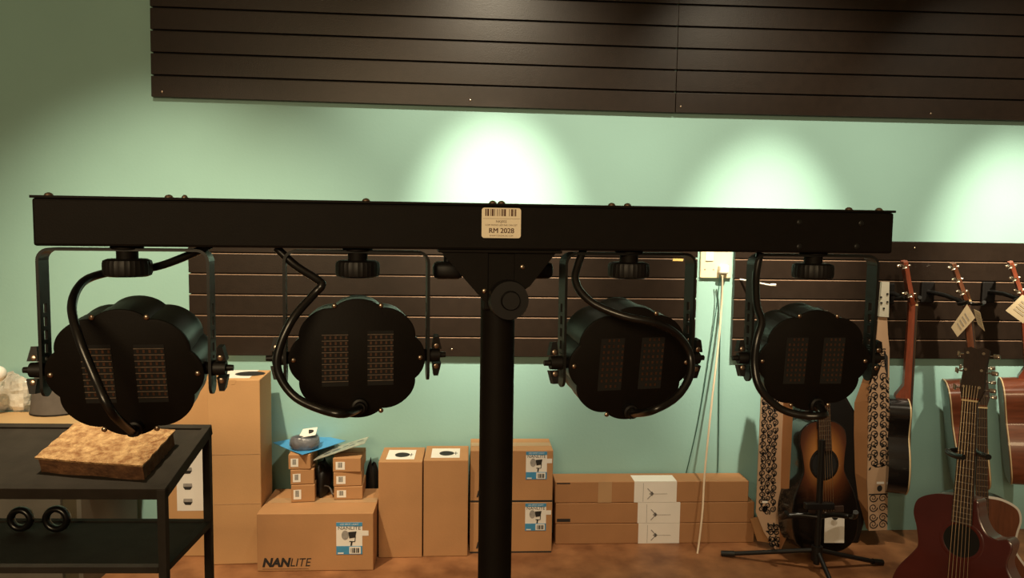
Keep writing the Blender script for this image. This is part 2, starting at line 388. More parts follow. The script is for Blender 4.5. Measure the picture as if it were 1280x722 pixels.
def bz(px): return (BM @ V((bary(px), 0, 0)) - EYEP).dot(_fw)
B1, B2, B3, B4 = bz(160), bz(447), bz(785), bz(1016)
par_light(158, 463, (.006, -.066), rad(8), rad(11), 'black stage light at the left end of the bar, above the wood block', [(262, 306, B1+.03), (240, 317, B1+.045), (200, 332, B1+.056), (160, 339, B1+.062), (128, 342, B1+.05), (102, 354, B1+.02), (90, 382, B1-.02), (98, 420, B1-.045), (118, 470, B1-.05), (140, 515, B1-.05)], sc=1.07, W=.098)
par_light(447, 447, (.002, -.061), rad(12), rad(1), 'black stage light second from the left, its cable bent sharply and looping left', [(346, 310, B2+.01), (370, 332, B2+.005), (398, 350, B2-.005), (402, 357, B2-.01), (392, 368, B2-.012), (365, 400, B2-.03), (348, 440, B2-.035), (349, 468, B2-.035), (368, 495, B2-.035), (400, 511, B2-.04), (430, 517, B2-.04)], sc=1.0, W=.0905)
par_light(787, 452, (.002, -.064), rad(15), rad(8), 'black stage light just right of the stand pole, its cable crossing the back plate', [(730, 310, B3+.01), (722, 332, B3+.0), (719, 348, B3-.01), (726, 365, B3-.02), (745, 381, B3-.03), (780, 395, B3-.04), (820, 404, B3-.04), (846, 418, B3-.02), (862, 442, B3-.012), (862, 470, B3-.02), (845, 496, B3-.03), (815, 513, B3-.04)], 'dots', 1.03, .0935)
par_light(1018, 449, (.008, -.066), rad(5), rad(6), 'black stage light hanging at the right end of the bar, in front of the guitars', [(950, 316, B4+.02), (945, 345, B4+.015), (946, 380, B4-.005), (952, 402, B4-.02), (946, 425, B4-.025), (943, 455, B4-.025), (950, 485, B4-.03), (975, 510, B4-.03), (1005, 519, B4-.035), (1030, 518, B4-.035)], 'dots', .945, .0895)
# ---------------------------------------------------------------- cartons
def rect(mb, x0, x1, z0, z1, y, t=.0006): return mb.box((x0, y-t, z0), (x1, y, z1))
def carton(name, label, x, y, z, wx, dy, hz, m='card', rot=0, group=None, tape=True, flap=True):
    """front-left-bottom corner at x,y,z; local front faces -y"""
    t = thing(name, label, 'box', (x, y, z), (0, 0, rot), group)
    MB().box((0, 0, .0005), (wx, dy, hz), bev=.0025).build('carton', m, t)
    if flap:
        MB().box((.002, dy/2-.001, hz-.0008), (wx-.002, dy/2+.001, hz+.0006)).build('flap_seam', 'inkb', t)
    if tape: MB().box((wx*.0+.003, dy/2-.024, hz+.0001), (wx-.003, dy/2+.024, hz+.0007)).build('packing_tape', 'tape', t)
    return t
def product_label(t, x0, x1, z0, z1, y=0):
    lb = rect(MB(), x0, x1, z0, z1, y).build('product_label', 'paper', t)
    W_, H_ = x1-x0, z1-z0; Y = y-.0007
    rect(MB(), x0, x1, z1-.12*H_, z1, Y).build('blue_band', 'blue', lb)
    rect(MB(), x0, x1, z0, z0+.26*H_, Y).build('blue_band', 'blue', lb)
    q = rect(MB(), x0+.5*W_, x1-.06*W_, z0+.02*H_, z0+.24*H_, Y-.0006).build('barcode_patch', 'paper', lb)
    bb = MB()
    for i in range(7): rect(bb, x0+W_*(.56+i*.05), x0+W_*(.58+i*.05+.012*(i % 3)), z0+.05*H_, z0+.2*H_, Y-.0013, .0003)
    bb.build('barcode', 'inkb', q)
    rect(MB(), x0+.06*W_, x0+.28*W_, z0+.02*H_, z0+.06*H_, Y-.0006, .0003).build('white_strip', 'paper', lb)
    text('label_lettering', 'NANLITE', 'inkb', lb, face((x0+x1)/2, Y-.0002, z1-.185*H_), H_*.15, 'CENTER', 0, W_/(H_*.15)/4.6)
    text('label_lettering', 'LED SPOT LIGHT', 'paper', lb, face((x0+x1)/2, Y-.0008, z1-.06*H_), H_*.075, 'CENTER', 0, 1)
    # printed picture of a studio lamp: pale reflector, dark body and yoke
    p = MB(); cx, cz = x0+.34*W_, z0+.60*H_; p.prism([(cx+.14*W_*cos(a), cz+.15*H_*sin(a)) for a in [i*pi/10 for i in range(20)]], Y-.0004, Y-.0001)
    p.build('lamp_picture', 'grey', lb)
    p = MB(); p.prism([(x0+.5*W_, z0+.50*H_), (x0+.73*W_, z0+.53*H_), (x0+.78*W_, z0+.72*H_), (x0+.46*W_, z0+.70*H_)], Y-.0008, Y-.0005)
    p.prism([(x0+.70*W_, z0+.40*H_), (x0+.73*W_, z0+.40*H_), (x0+.75*W_, z0+.56*H_), (x0+.72*W_, z0+.56*H_)], Y-.0008, Y-.0005)
    p.prism([(x0+.50*W_, z0+.39*H_), (x0+.72*W_, z0+.39*H_), (x0+.72*W_, z0+.41*H_), (x0+.50*W_, z0+.42*H_)], Y-.0008, Y-.0005)
    p.prism([(x0+.54*W_, z0+.27*H_), (x0+.60*W_, z0+.27*H_), (x0+.63*W_, z0+.39*H_), (x0+.56*W_, z0+.39*H_)], Y-.0008, Y-.0005)
    p.build('lamp_picture', 'inkb', lb)
    rect(MB(), x1-.04*W_, x1+.24*W_, z1-.42*H_, z1-.26*H_, y-.0004, .0004).build('small_tag', 'paper', t)
    return lb
# big lamp carton
a = onz(321, 715); b = onz(467, 711.5); yN = (a.y+b.y)/2; wN = b.x-a.x; hN = at(321, 642, yN).z
big = carton('cardboard_box', 'large wide cardboard box lettered NANLITE, carrying two stacks of small boxes', a.x, yN, 0, wN, .262, hN, 'card')
s_ = wN/147
text('printed_lettering', 'NAN', 'inkb', big, face(.018, -.0006, .032), .044, 'LEFT', .0022, 1.0, .22)
text('printed_lettering', 'LITE', 'inkb', big, face(.116, -.0006, .032), .044, 'LEFT', 0, .92, .22)
rect(MB(), .018, .185, .0085, .0098, 0).build('printed_line', 'ink', big)
product_label(big, 100*s_, 133*s_, .062, .194-.012)
# tall narrow carton by the wall, left
a = onz(263, 706); b = onz(327, 705); hT = at(262, 475, a.y).z
tall = carton('cardboard_box', 'tall narrow cardboard box with a white label on top, left of the wide lettered box', a.x, a.y, 0, b.x-a.x, .19, hT, 'card2', rad(3), tape=False)
wT = b.x-a.x
MB().box((.03, .035, hT), (wT-.045, .19, hT+.0008)).build('top_label', 'paper', tall)
MB().add([(.125+.055*cos(i*pi/12), .115+.045*sin(i*pi/12), hT+.0012) for i in range(24)], [tuple(range(24))]).build('lamp_picture', 'inkb', tall)
rect(MB(), .003, wT-.003, hT*.60, hT*.603, 0).build('tape_edge', 'tape', tall); rect(MB(), .002, wT-.002, hT*.33, hT*.333, 0).build('tape_edge', 'tape', tall)
MB().prism([(wT*.42, hT), (wT*.56, hT), (wT*.52, hT-.016), (wT*.46, hT-.016)], -.0008, -.0001).build('flap_tab', 'card2', tall)
# second tall carton with the four-picture label, leaning
a = onz(205, 702); b = onz(263, 700); hT2 = at(240, 468, a.y+.02).z
lean = carton('cardboard_box', 'tall cardboard box behind the cart leg, its white label showing four lamp pictures', a.x+.0, a.y+.045, 0, b.x-a.x-.006, .19, hT2, 'card2', rad(0), tape=False)
wL = b.x-a.x-.006
def lz(py): return at(235, py, a.y+.045).z
lb = rect(MB(), .035, wL-.012, lz(638), lz(556), 0).build('picture_label', 'paper', lean)
for py in (569, 589, 609, 628):
    cx = wL*.47; z_ = lz(py)
    MB().prism([(cx-.017, z_+.004), (cx+.017, z_+.004), (cx+.016, z_+.016), (cx-.016, z_+.016)], -.0012, -.0008).build('lamp_picture', 'grey', lb)
    MB().prism([(cx-.017, z_+.003), (cx+.017, z_+.003), (cx+.010, z_-.008), (cx-.010, z_-.008)], -.0012, -.0008).build('lamp_picture', 'inkb', lb)
# two upright cartons
for k, (x0, x1, yt) in enumerate(((473, 528, 577), (529, 585, 575))):
    a = onz(x0, 697-k*1.5); b = onz(x1, 697-k*1.5); h = at(x0, yt, a.y).z; wd = b.x-a.x-.002
    t = carton('cardboard_box', ('upright cardboard box with a lamp label on top, right beside the wide lettered box', 'upright cardboard box with a lamp label on top, next to the stand pole')[k], a.x, a.y, 0, wd, .19, h, 'card', 0, 'upright lamp boxes', False, False)
    lb = MB().box((wd*.15, .03, h), (wd*.80, .15, h+.0008)).build('top_label', 'paper', t)
    MB().add([(wd*.48+.032*cos(i*pi/10)*(1 if cos(i*pi/10) > 0 else .8), .085+.030*sin(i*pi/10), h+.0012) for i in range(20)], [tuple(range(20))]).build('lamp_picture', 'inkb', lb)
    MB().box((wd*.64, .083, h+.0009), (wd*.75, .089, h+.0012)).box((wd*.70, .065, h+.0009), (wd*.715, .105, h+.0012)).build('lamp_picture', 'inkb', lb)
# two stacked lamp cartons behind the pole
a = onz(587, 691); b = onz(689, 688.5); w2 = b.x-a.x; yb = a.y; z1 = at(640, 627, yb).z; z2 = at(640, 563, yb).z
for k, (z0, zt_, lab) in enumerate(((0, z1-.002, 'cardboard box with a blue and white lamp label, lower of the two behind the pole'), (z1, z2, 'cardboard box with a blue and white lamp label, upper of the two behind the pole'))):
    t = carton('cardboard_box', lab, a.x, yb+k*.002, z0, w2, .165, zt_-z0, 'card', 0, 'lamp boxes stacked behind the pole')
    hh = zt_-z0
    product_label(t, w2*.67, w2*.925, hh*.44, hh*1.0-.004)
    text('printed_lettering', 'NAN', 'inkb', t, face(w2*.075, -.0006, hh*.15), .034, 'LEFT', .0016, 1, .22)
    MB().box((.001, -.0012, 0), (w2-.001, -.0001, .006)).build('bottom_tape', 'inkb', t)
# three long cartons on their sides
zs = [0]+[at(760, y, 2.862).z for y in (654, 628, 601.5)]
for k in range(3):
    a = at((694.5, 694, 693)[k], 660, 2.862); b = at((943, 942, 934)[k], 660, 2.862); wd = b.x-a.x; h = zs[k+1]-zs[k]-.001
    t = carton('cardboard_box', ('long flat cardboard box at the bottom of the low stack by the wall', 'long flat cardboard box in the middle of the low stack by the wall', 'long flat cardboard box on top of the low stack by the wall')[k], a.x, 2.862, zs[k], wd, .103, h, 'cardd', 0, 'long boxes stacked against the wall', False, False)
    x0 = at((798.5, 797, 792)[k], 640, 2.862).x-a.x; x1 = at((850, 850, 845)[k], 640, 2.862).x-a.x
    lb = MB().box((x0, -.0008, .001), (x1, -.0001, h-.003)).box((x0, -.0008, h-.003), (x1, .075, h+.0009)).build('wrap_label', 'paper', t)
    cz = h*.42; cx = x0+(x1-x0)*.42; p = MB(); u = .0011
    p.box((cx, -.0014, cz-u), (cx+.062, -.0009, cz+u*.2)).prism([(cx-.012, cz), (cx, cz+.010), (cx+.008, cz), (cx, cz-.009)], -.0014, -.0009)
    for q in (-1, 1): p.prism([(cx, cz), (cx-.020, cz+q*.021), (cx-.017, cz+q*.023), (cx+.004, cz)], -.0014, -.0009)
    p.build('stand_picture', 'grey', lb)
    rect(MB(), x0+.036, x0+.0375, .004, h-.006, -.0009, .0004).build('label_rule', 'grey', lb)
    if k == 0: pass
    if k: rect(MB(), .006, .06, (h*.10 if k == 1 else h*.9), (h*.25 if k == 1 else h*.96), -.0001, .0004).build('printed_mark', 'inkb', t)
    if k == 2: MB().box((wd*.22, -.0006, .001), (wd*.29, -.0001, h)).build('packing_tape', 'tape', t)
# small cartons on the big one
ztop = hN+.0012
def small_stack(px0, px1, ybase, hts, rot, labs, grp, dy, depth=.10, jig=(0, 0, 0)):
    p = onz(px0, ybase, ztop); q = onz(px1, ybase-3, ztop); z = ztop; wd = (q-p).length-.002
    for k, py in enumerate(hts):
        zt_ = at((px0+px1)/2, py, p.y).z
        t = carton('small_box', labs[k], p.x+jig[k], p.y+abs(jig[k])*.3, z, wd-abs(jig[k])*.5, depth, zt_-z-.001, 'card', rot+rad((0, 1.5, -3)[k]), grp, False, True)
        h = zt_-z
        lb = rect(MB(), wd*.10, wd*.42, h*.18, h*.72, 0).build('barcode_label', 'paper', t); bb = MB()
        for i in range(5): rect(bb, wd*(.18+i*.032), wd*(.195+i*.032+.006*(i % 2)), h*.32, h*.68, -.0007, .0003)
        bb.build('barcode', 'inkb', lb); z = zt_
    return p, wd, z
G = ('small cardboard box at the bottom of the {} stack on the wide box', 'small cardboard box in the middle of the {} stack on the wide box', 'small cardboard box on top of the {} stack on the wide box')
pA, wA, zA = small_stack(364, 394.5, 628, (606, 587, 568), rad(6), [g.format('left') for g in G], 'small boxes stacked on the wide box', .1, .17, (0, -.002, -.010))
pB, wB, zB = small_stack(417.5, 454, 624.5, (608, 590, 572), rad(3), [g.format('right') for g in G], 'small boxes stacked on the wide box', .1, .14, (0, -.002, -.004))
# things lying on the small stacks
def sheet(mb, corners, t=.0012, n=8, wob=.0):
    A, B, C_, D = [V(c) for c in corners]; g = []
    nrm = (B-A).cross(D-A).normalized()
    for s in (0, 1):
        for i in range(n+1):
            for j in range(n+1):
                u, v = i/n, j/n
                g.append(A.lerp(B, u).lerp(D.lerp(C_, u), v)+nrm*(s*t+wob*sin(5*u+2)*cos(4*v+1)))
    K = (n+1)**2; f = []; ix = lambda i, j: i*(n+1)+j
    for i in range(n):
        for j in range(n):
            q = (ix(i, j), ix(i+1, j), ix(i+1, j+1), ix(i, j+1)); f.append(q); f.append(tuple(K+x for x in reversed(q)))
    for i in range(n):
        for e0, e1 in ((ix(i, 0), ix(i+1, 0)), (ix(i, n), ix(i+1, n)), (ix(0, i), ix(0, i+1)), (ix(n, i), ix(n, i+1))): f.append((e0, e1, e1+K, e0+K))
    return mb.add(g, f)
zc = zA+.0035
cs = [onz(341, 553.5, zc), onz(378, 568.5, zc), onz(432, 551, zc), onz(392, 541.5, zc)]
bl = sheet(MB(), cs, .0015, 10, .0015).build('blue_bag', 'bluebag', sharp=50)
tag(bl, 'flat blue plastic bag lying across the left stack of small boxes', 'bag')
pp = onz(381, 559, zc+.004)
po = thing('wrapped_pouch', 'dark grey pouch in clear wrap with a white card, on the blue bag', 'pouch', pp, (0, 0, rad(12)))
rg = []
for z_, q in ((0, .86), (.012, 1), (.032, .96), (.044, .84), (.050, .55)):
    rg.append([((.056+.003*sin(3*a))*q*cos(a), (.045+.002*sin(5*a+1))*q*sin(a), z_+.003*sin(2*a)*(z_ > .02)) for a in [2*pi*i/28 for i in range(28)]])
MB().loft(rg).build('pouch_body', 'pouch', po, sharp=60)
rg2 = [[(x*1.05, y*1.05, z*1.03+.0004) for x, y, z in r] for r in rg[:4]]
MB().loft(rg2, cap=False).build('clear_wrap', mat('thin_wrap', (.5, .5, .55), .12, .2, 20, .8, 50, alpha=.22, spec=.9), po, sharp=60)
wc = MB(); sheet(wc, [(-.024, -.030, .046), (.040, -.026, .053), (.048, .030, .068), (-.006, .030, .064)], .001, 4)
wcard = wc.build('white_card', 'paper', po)
MB().add([(.014+.020*cos(i*pi/10)*1, .004+.015*sin(i*pi/10), .0595+.0055*cos(i*pi/10)*.5+.004*sin(i*pi/10)) for i in range(20)], [tuple(range(20))]).build('lens_picture', 'inkb', wcard)
# slanting silver card on the right stack
cs = [at(392, 575.5, pB.y-.01), at(456, 554, pB.y+.02), at(461, 546, pB.y+.13), at(408, 562, pB.y+.13)]
o = sheet(MB(), cs, .0025, 6, .0).build('silver_card', 'silver', sharp=50)
tag(o, 'silvery patterned card slanting across the right stack of small boxes', 'card')
o = MB()
A, B, C_, D = cs
for u, v, r in ((.2, .3, .010), (.38, .35, .013), (.55, .5, .009), (.7, .35, .008), (.85, .6, .010), (.3, .7, .006), (.62, .75, .006)):
    c = A.lerp(B, u).lerp(D.lerp(C_, u), v)+V((0, 0, .0032)); e1 = (B-A).normalized(); e2 = (D-A).normalized()
    o.add([c+e1*r*1.4*cos(i*pi/7)+e2*r*sin(i*pi/7) for i in range(14)], [tuple(range(14))])
o.build('printed_blobs', 'pouch', bpy.data.objects['silver_card'])
# black bags behind and between the small stacks
def lump(name, label, cat, c, r, m, seed, grp=None, cr=0, nn=12, kk=26):
    random.seed(seed); ph = [random.uniform(0, 6) for _ in range(6)]; rings = []
    for i in range(1, nn):
        th = pi*i/nn; rings.append([])
        for k in range(kk):
            a = 2*pi*k/kk; q = random.uniform(-cr, cr)+ 1+.10*sin(3*a+ph[0]+th)+.07*sin(5*a+ph[1]-2*th)+.08*sin(4*th+ph[2]+a)
            z = -cos(th)
            rings[-1].append((r[0]*q*sin(th)*cos(a), r[1]*q*sin(th)*sin(a), r[2]*(max(z, -.8)*q+.8)))
    o = MB().loft(rings).build(name, m, sharp=70 if not cr else 15); o.location = c; MW[o.name] = Mx.Translation(V(c))
    return tag(o, label, cat, grp)
c = onz(404, 618, ztop); lump('black_bag', 'black bag bunched between the two stacks of small boxes', 'bag', (c.x, pB.y+.075, ztop+.001), (.028, .06, .070), 'plastic', 2)
c = at(463.5, 640, 2.90); lump('black_bag', 'black bag bunched behind the right stack of small boxes, beside the upright box', 'bag', (c.x-.003, 2.946, .0), (.032, .022, .170), 'plastic', 5)
tb = MB().tube(smooth_path([onz(397, 611, ztop+.03), onz(404, 607, ztop+.045), onz(412, 609, ztop+.03), onz(416, 618, ztop+.012)], 6), .003, 8).build('grey_cord', 'lampg')
tag(tb, 'thin grey cord looping out of the black bag between the small stacks', 'cord')
# folded board scrap beside the left display
o = sheet(MB(), [onz(938, 648, .115), onz(953, 644, .12), onz(962, 678, .02), onz(947, 676, .025)], .003, 2).build('board_scrap', 'card')
tag(o, 'small piece of cardboard leaning between the long boxes and the printed display', 'cardboard')

# ---------------------------------------------------------------- wall socket and cords
so = thing('wall_socket', 'cream double switch socket on the wall, behind the bar, with cords plugged in', 'socket', at(874, 347, WY))
a = at(874, 347, WY); b = at(914, 313, WY); sw_, sh_ = b.x-a.x, .14
MB().box((0, -.012, 0), (sw_, 0, sh_), bev=.003).build('face_plate', 'cream', so)
MB().box((sw_*.56, -.040, .020), (sw_*.86, -.012, .055), bev=.006).build('plug', 'white', so)
for x in (.14, .42): MB().dome((sw_*x, -.012, .035), (0, -1, 0), .003, .0015).build('screw', 'steel', so)
MB().box((sw_*.15, -.016, .07), (sw_*.40, -.012, .11), bev=.001).build('rocker_switch', 'white', so)
for pts, m, r, lab in (
    ([(900, 343, 2.93), (896, 380, 2.955), (884, 460, 2.965), (872, 530, 2.966), (858, 590, 2.968), (850, 620, 2.971)], 'cordg', .0022, 'thin dark green cord slanting down the wall to the left from the socket'),
    ([(902, 345, 2.93), (900.5, 400, 2.966), (899, 480, 2.968), (898, 560, 2.968), (897, 590, 2.969)], 'cordg', .002, 'thin dark green cord hanging straight down the wall from the socket'),
    ([(903, 344, 2.93), (902, 380, 2.95), (898, 430, 2.93), (890, 500, 2.89), (881, 590, 2.83), (878, 640, 2.80), (872, 690, 2.77), (866, 720, 2.70), (858, 760, 2.45)], 'cordc', .0042, 'cream cord running from the socket down in front of the long boxes')):
    o = MB().tube(smooth_path([at(*p) for p in pts], 8), r, 8).build('power_cord', m); tag(o, lab, 'cord')
# slatwall hook peg
a = at(946, 352, 2.93); o = MB().tube([at(925, 349, 2.955), at(946, 353, 2.90), at(964, 356.5, 2.86)], .0035, 8).cyl(at(963, 356, 2.862), at(970, 356, 2.852), .0055, seg=10).build('slatwall_peg', 'white')
tag(o, 'white hook peg sticking out of the low slatwall beside the socket', 'hook')
o = MB().box((0, -.001, 0), (.042, 0, .010)).build('slat_sticker', 'yellow'); p = at(841, 326, WY-.0211); o.location = p; MW[o.name] = Mx.Translation(p)
tag(o, 'small yellow sticker on the slatwall above the third stage light', 'sticker')

# ---------------------------------------------------------------- cart, wood block and what stands behind
FRt, BKt = Zp(206, 611, 1.75), Zp(250, 530, 2.04)
cyaw = rad(-1.5); cx_ = V((cos(cyaw), sin(cyaw), 0)); cy_ = V((-sin(cyaw), cos(cyaw), 0))
CD = (BKt-FRt).dot(cy_); CW = .80
cart = thing('metal_cart', 'black metal tray cart with a tilted top and a lower shelf, at the left edge', 'cart', (FRt-cx_*CW) * 1, (0, 0, cyaw))
cart.location.z = 0; _m = MW[cart.name].copy(); _m.translation.z = 0; MW[cart.name] = _m; cart.matrix_world = _m
zf, zb = FRt.z, BKt.z; zs_ = Zp(200, 712, 1.75).z; tl = .020; slope = (zb-zf)/CD
for x, y in ((0, 0), (CW-tl, 0), (0, CD-tl), (CW-tl, CD-tl)):
    l = MB().box((x, y, .055), (x+tl, y+tl, zf+slope*y-.002), bev=.0015).build('leg', 'cart', cart)
    MB().cyl((x+tl/2-.009, y+tl/2, .027), (x+tl/2+.009, y+tl/2, .027), .027, seg=24).cyl((x+tl/2, y+tl/2, .05), (x+tl/2, y+tl/2, .062), .012).build('caster', 'rubber', l)
TM = Mx.Translation((0, 0, zf)) @ Mx.Rotation(atan2(zb-zf, CD), 4, 'X'); TL = hypot(CD, zb-zf)
fr = MB()
for lo, hi in (((0, 0, -.030), (CW, tl, 0)), ((0, TL-tl, -.030), (CW, TL, 0)), ((0, tl, -.030), (tl, TL-tl, 0)), ((CW-tl, tl, -.030), (CW, TL-tl, 0))): fr.box(lo, hi, TM, .0015)
fr.build('tray_rim', 'cart', cart); MB().box((tl-.001, tl-.001, -.010), (CW-tl+.001, TL-tl+.001, -.006), TM).build('tray', 'cart', cart)
sr = MB()
for lo, hi in (((tl, 0, zs_-.016), (CW-tl, tl, zs_)), ((tl, CD-tl, zs_-.016), (CW-tl, CD, zs_)), ((0, tl, zs_-.016), (tl, CD-tl, zs_)), ((CW-tl, tl, zs_-.016), (CW, CD-tl, zs_))): sr.box(lo, hi, None, .001)
sr.build('shelf_rim', 'cart', cart); MB().box((tl-.001, tl-.001, zs_-.008), (CW-tl+.001, CD-tl+.001, zs_-.003)).build('shelf', 'cart', cart)
TW = MW[cart.name] @ TM; TI = TW.inverted()
def ontray(px, py, h=-.006):
    o, d = TI @ EYEP, TI.to_3x3() @ (CR*((px-640)/FPX)-CU*((py-361)/FPX)+_fw); return o+d*((h-o.z)/d.z)
p0, p1 = ontray(51, 590), ontray(180, 600); e = p1-p0
blk = thing('wood_block', 'rough bark-faced wooden block with a light top, standing on the cart tray', 'wood block', mw=TW @ Mx.Translation(p0) @ Mx.Rotation(atan2(e.y, e.x), 4, 'Z'))
bw = e.length; bdp = .16; bh = .043
bmx = MB(); n = 16
rings = []
for z_ in (0.0003, bh*.3, bh*.62, bh-.004):
    r_ = []
    for (xa, ya), (xb, yb_) in zip(((0, 0), (bw, 0), (bw-.012, bdp), (-.012, bdp)), ((bw, 0), (bw-.012, bdp), (-.012, bdp), (0, 0))):
        for i in range(n): r_.append((xa+(xb-xa)*i/n+.002*sin(9*i+40*z_), ya+(yb_-ya)*i/n+.002*cos(7*i+60*z_), z_))
    rings.append(r_)
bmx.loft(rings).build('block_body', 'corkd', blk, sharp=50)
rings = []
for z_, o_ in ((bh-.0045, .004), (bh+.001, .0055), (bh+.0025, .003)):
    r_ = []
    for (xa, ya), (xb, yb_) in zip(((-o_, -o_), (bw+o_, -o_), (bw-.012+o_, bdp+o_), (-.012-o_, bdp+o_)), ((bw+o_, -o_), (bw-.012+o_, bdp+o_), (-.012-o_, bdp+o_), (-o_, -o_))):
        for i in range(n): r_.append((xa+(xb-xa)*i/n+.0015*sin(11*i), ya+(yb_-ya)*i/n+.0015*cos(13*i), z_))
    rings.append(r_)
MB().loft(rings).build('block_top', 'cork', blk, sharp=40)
# rolls on the lower shelf
for k, (px, py, r) in enumerate(((26, 650, .034), (71, 650, .036))):
    c = Zp(px, py, 1.96); c = V((c.x, c.y, zs_-.0015+r)); n = MB(); rg = []
    for i in range(28):
        a = 2*pi*i/28; rg.append([c+V(((r-.009+.009*cos(q))*cos(a), .012*sin(q), (r-.009+.009*cos(q))*sin(a))) for q in [2*pi*j/10 for j in range(10)]])
    rg.append(rg[0]); o = MB().loft(rg, cap=False).build('tape_roll', 'rubber', sharp=60)
    tag(o, ('black tape roll at the far left of the cart shelf', 'black tape roll on the cart shelf, right of the other roll')[k], 'tape roll', 'black rolls on the cart shelf')
# low cabinet with a tan top behind the cart
ct = at(40, 516, 2.9).z; cxr = at(170, 630, 2.9).x
cab = thing('low_cabinet', 'low dark cabinet with a tan top, standing behind the cart', 'cabinet', (cxr-1.25, 2.48, 0))
MB().box((0, -.01, ct-.025), (1.28, .44, ct), bev=.003).build('cabinet_top', 'desk', cab)
MB().box((0, .02, .02), (1.235, .43, ct-.026)).build('cabinet_carcass', 'cab', cab)
MB().box((1.235, .02, 0), (1.25, .43, ct-.026)).build('side_panel', 'cabp', cab)
for x in (.12, .5, .86): 
    d = MB().box((x, .004, .05), (x+.33, .02, ct-.05), bev=.002).build('door', 'cabp' if x > .8 else 'cab', cab)
    MB().cyl((x+.30, -.004, ct-.13), (x+.30, .004, ct-.13), .006, seg=12).build('knob', 'steel', d)
ct_w = ct
def onc(px, py): return onz(px, py, ct_w)
c = onc(58, 517)
gl = thing('cloth_hood', 'tapered dark grey cloth hood standing on the tan cabinet top, behind the left stage light', 'hood', (c.x+.02, c.y+.02, ct_w+.0005))
rg = [[(r*cos(2*pi*i/32), r*.8*sin(2*pi*i/32), z_) for i in range(32)] for r, z_ in ((.083, 0), (.086, .006), (.078, .07), (.066, .14), (.05, .215), (.046, .222))]
MB().loft(rg).build('hood_cloth', 'lampg', gl); MB().loft([[(.0875*cos(2*pi*i/32), .0875*.8*sin(2*pi*i/32), z_) for i in range(32)] for z_ in (.001, .006)]).build('hem', 'plastic', gl)
def film(name, label, c, r, seed):
    o = lump(name, label, 'plastic bag', c, r, 'film', seed, None, .055, 20, 40); return o
c = onc(12, 515); film('plastic_bag', 'crumpled clear plastic bag of small parts on the tan cabinet top, beside the grey hood', (c.x, c.y+.06, ct_w+.001), (.085, .07, .075), 11)
c = onc(-22, 516); 
o = lump('brown_parcel', 'brown wrapped parcel at the left edge of the picture, behind the clear plastic bag', 'parcel', (c.x-.06, c.y+.19, ct_w+.001), (.085, .06, .085), 'cardd', 4)
c = at(-3, 467, 2.82)
o = MB().loft([[(.03*sin(t_)*cos(2*pi*i/20), .03*sin(t_)*sin(2*pi*i/20), -.03*cos(t_)) for i in range(20)] for t_ in [pi*j/10 for j in range(1, 10)]])
bo = o.build('white_ball', 'white', sharp=70); bz_ = ct_w+.001+.085*1.7
bo.location = (c.x, c.y, c.z); MW[bo.name] = Mx.Translation(c); tag(bo, 'white ball resting on the parcel at the left edge of the picture', 'ball')

# ---------------------------------------------------------------- guitars
def body_outline(L, W, cut=False, n=6, soft=0):
    hw = W/2
    right = [(0.0, 0), (.55, .015), (.90, .10), (1.0, .26), (.92, .42), (.68, .57), (.62, .63), (.66, .74), (.72, .84), (.66, .93), (.42, .985), (.16, 1.0)]
    left = [(-x, z) for x, z in reversed(right[1:])]
    if cut: right = [(0.0, 0), (.55, .015), (.90, .10), (1.0, .26), (.92, .42), (.70, .56), (.63, .64), (.68, .745), (.62, .79), (.48, .775), (.34, .80), (.24, .87), (.20, .95), (.16, 1.0)]
    sf = lambda x, z: x if not soft or z < .26 or z > .96 else x+(math.copysign(1, x)*.92-x)*soft*(1-max(0, (z-.84)/.12)*.5)
    P = smooth_path([(sf(x, z)*hw, 0, z*L) for x, z in right+left], n, True)
    return [(p.x, p.z) for p in P]
def scale_poly(poly, d):
    out = []; n = len(poly)
    ar = sum(poly[i][0]*poly[(i+1) % n][1]-poly[(i+1) % n][0]*poly[i][1] for i in range(n)); sg = 1 if ar > 0 else -1
    for i in range(n):
        a, b = poly[i-1], poly[(i+1) % n]; t = V((b[0]-a[0], b[1]-a[1]))
        if t.length < 1e-9: out.append(poly[i]); continue
        t.normalize(); out.append((poly[i][0]+t.y*d*sg, poly[i][1]-t.x*d*sg))
    return out
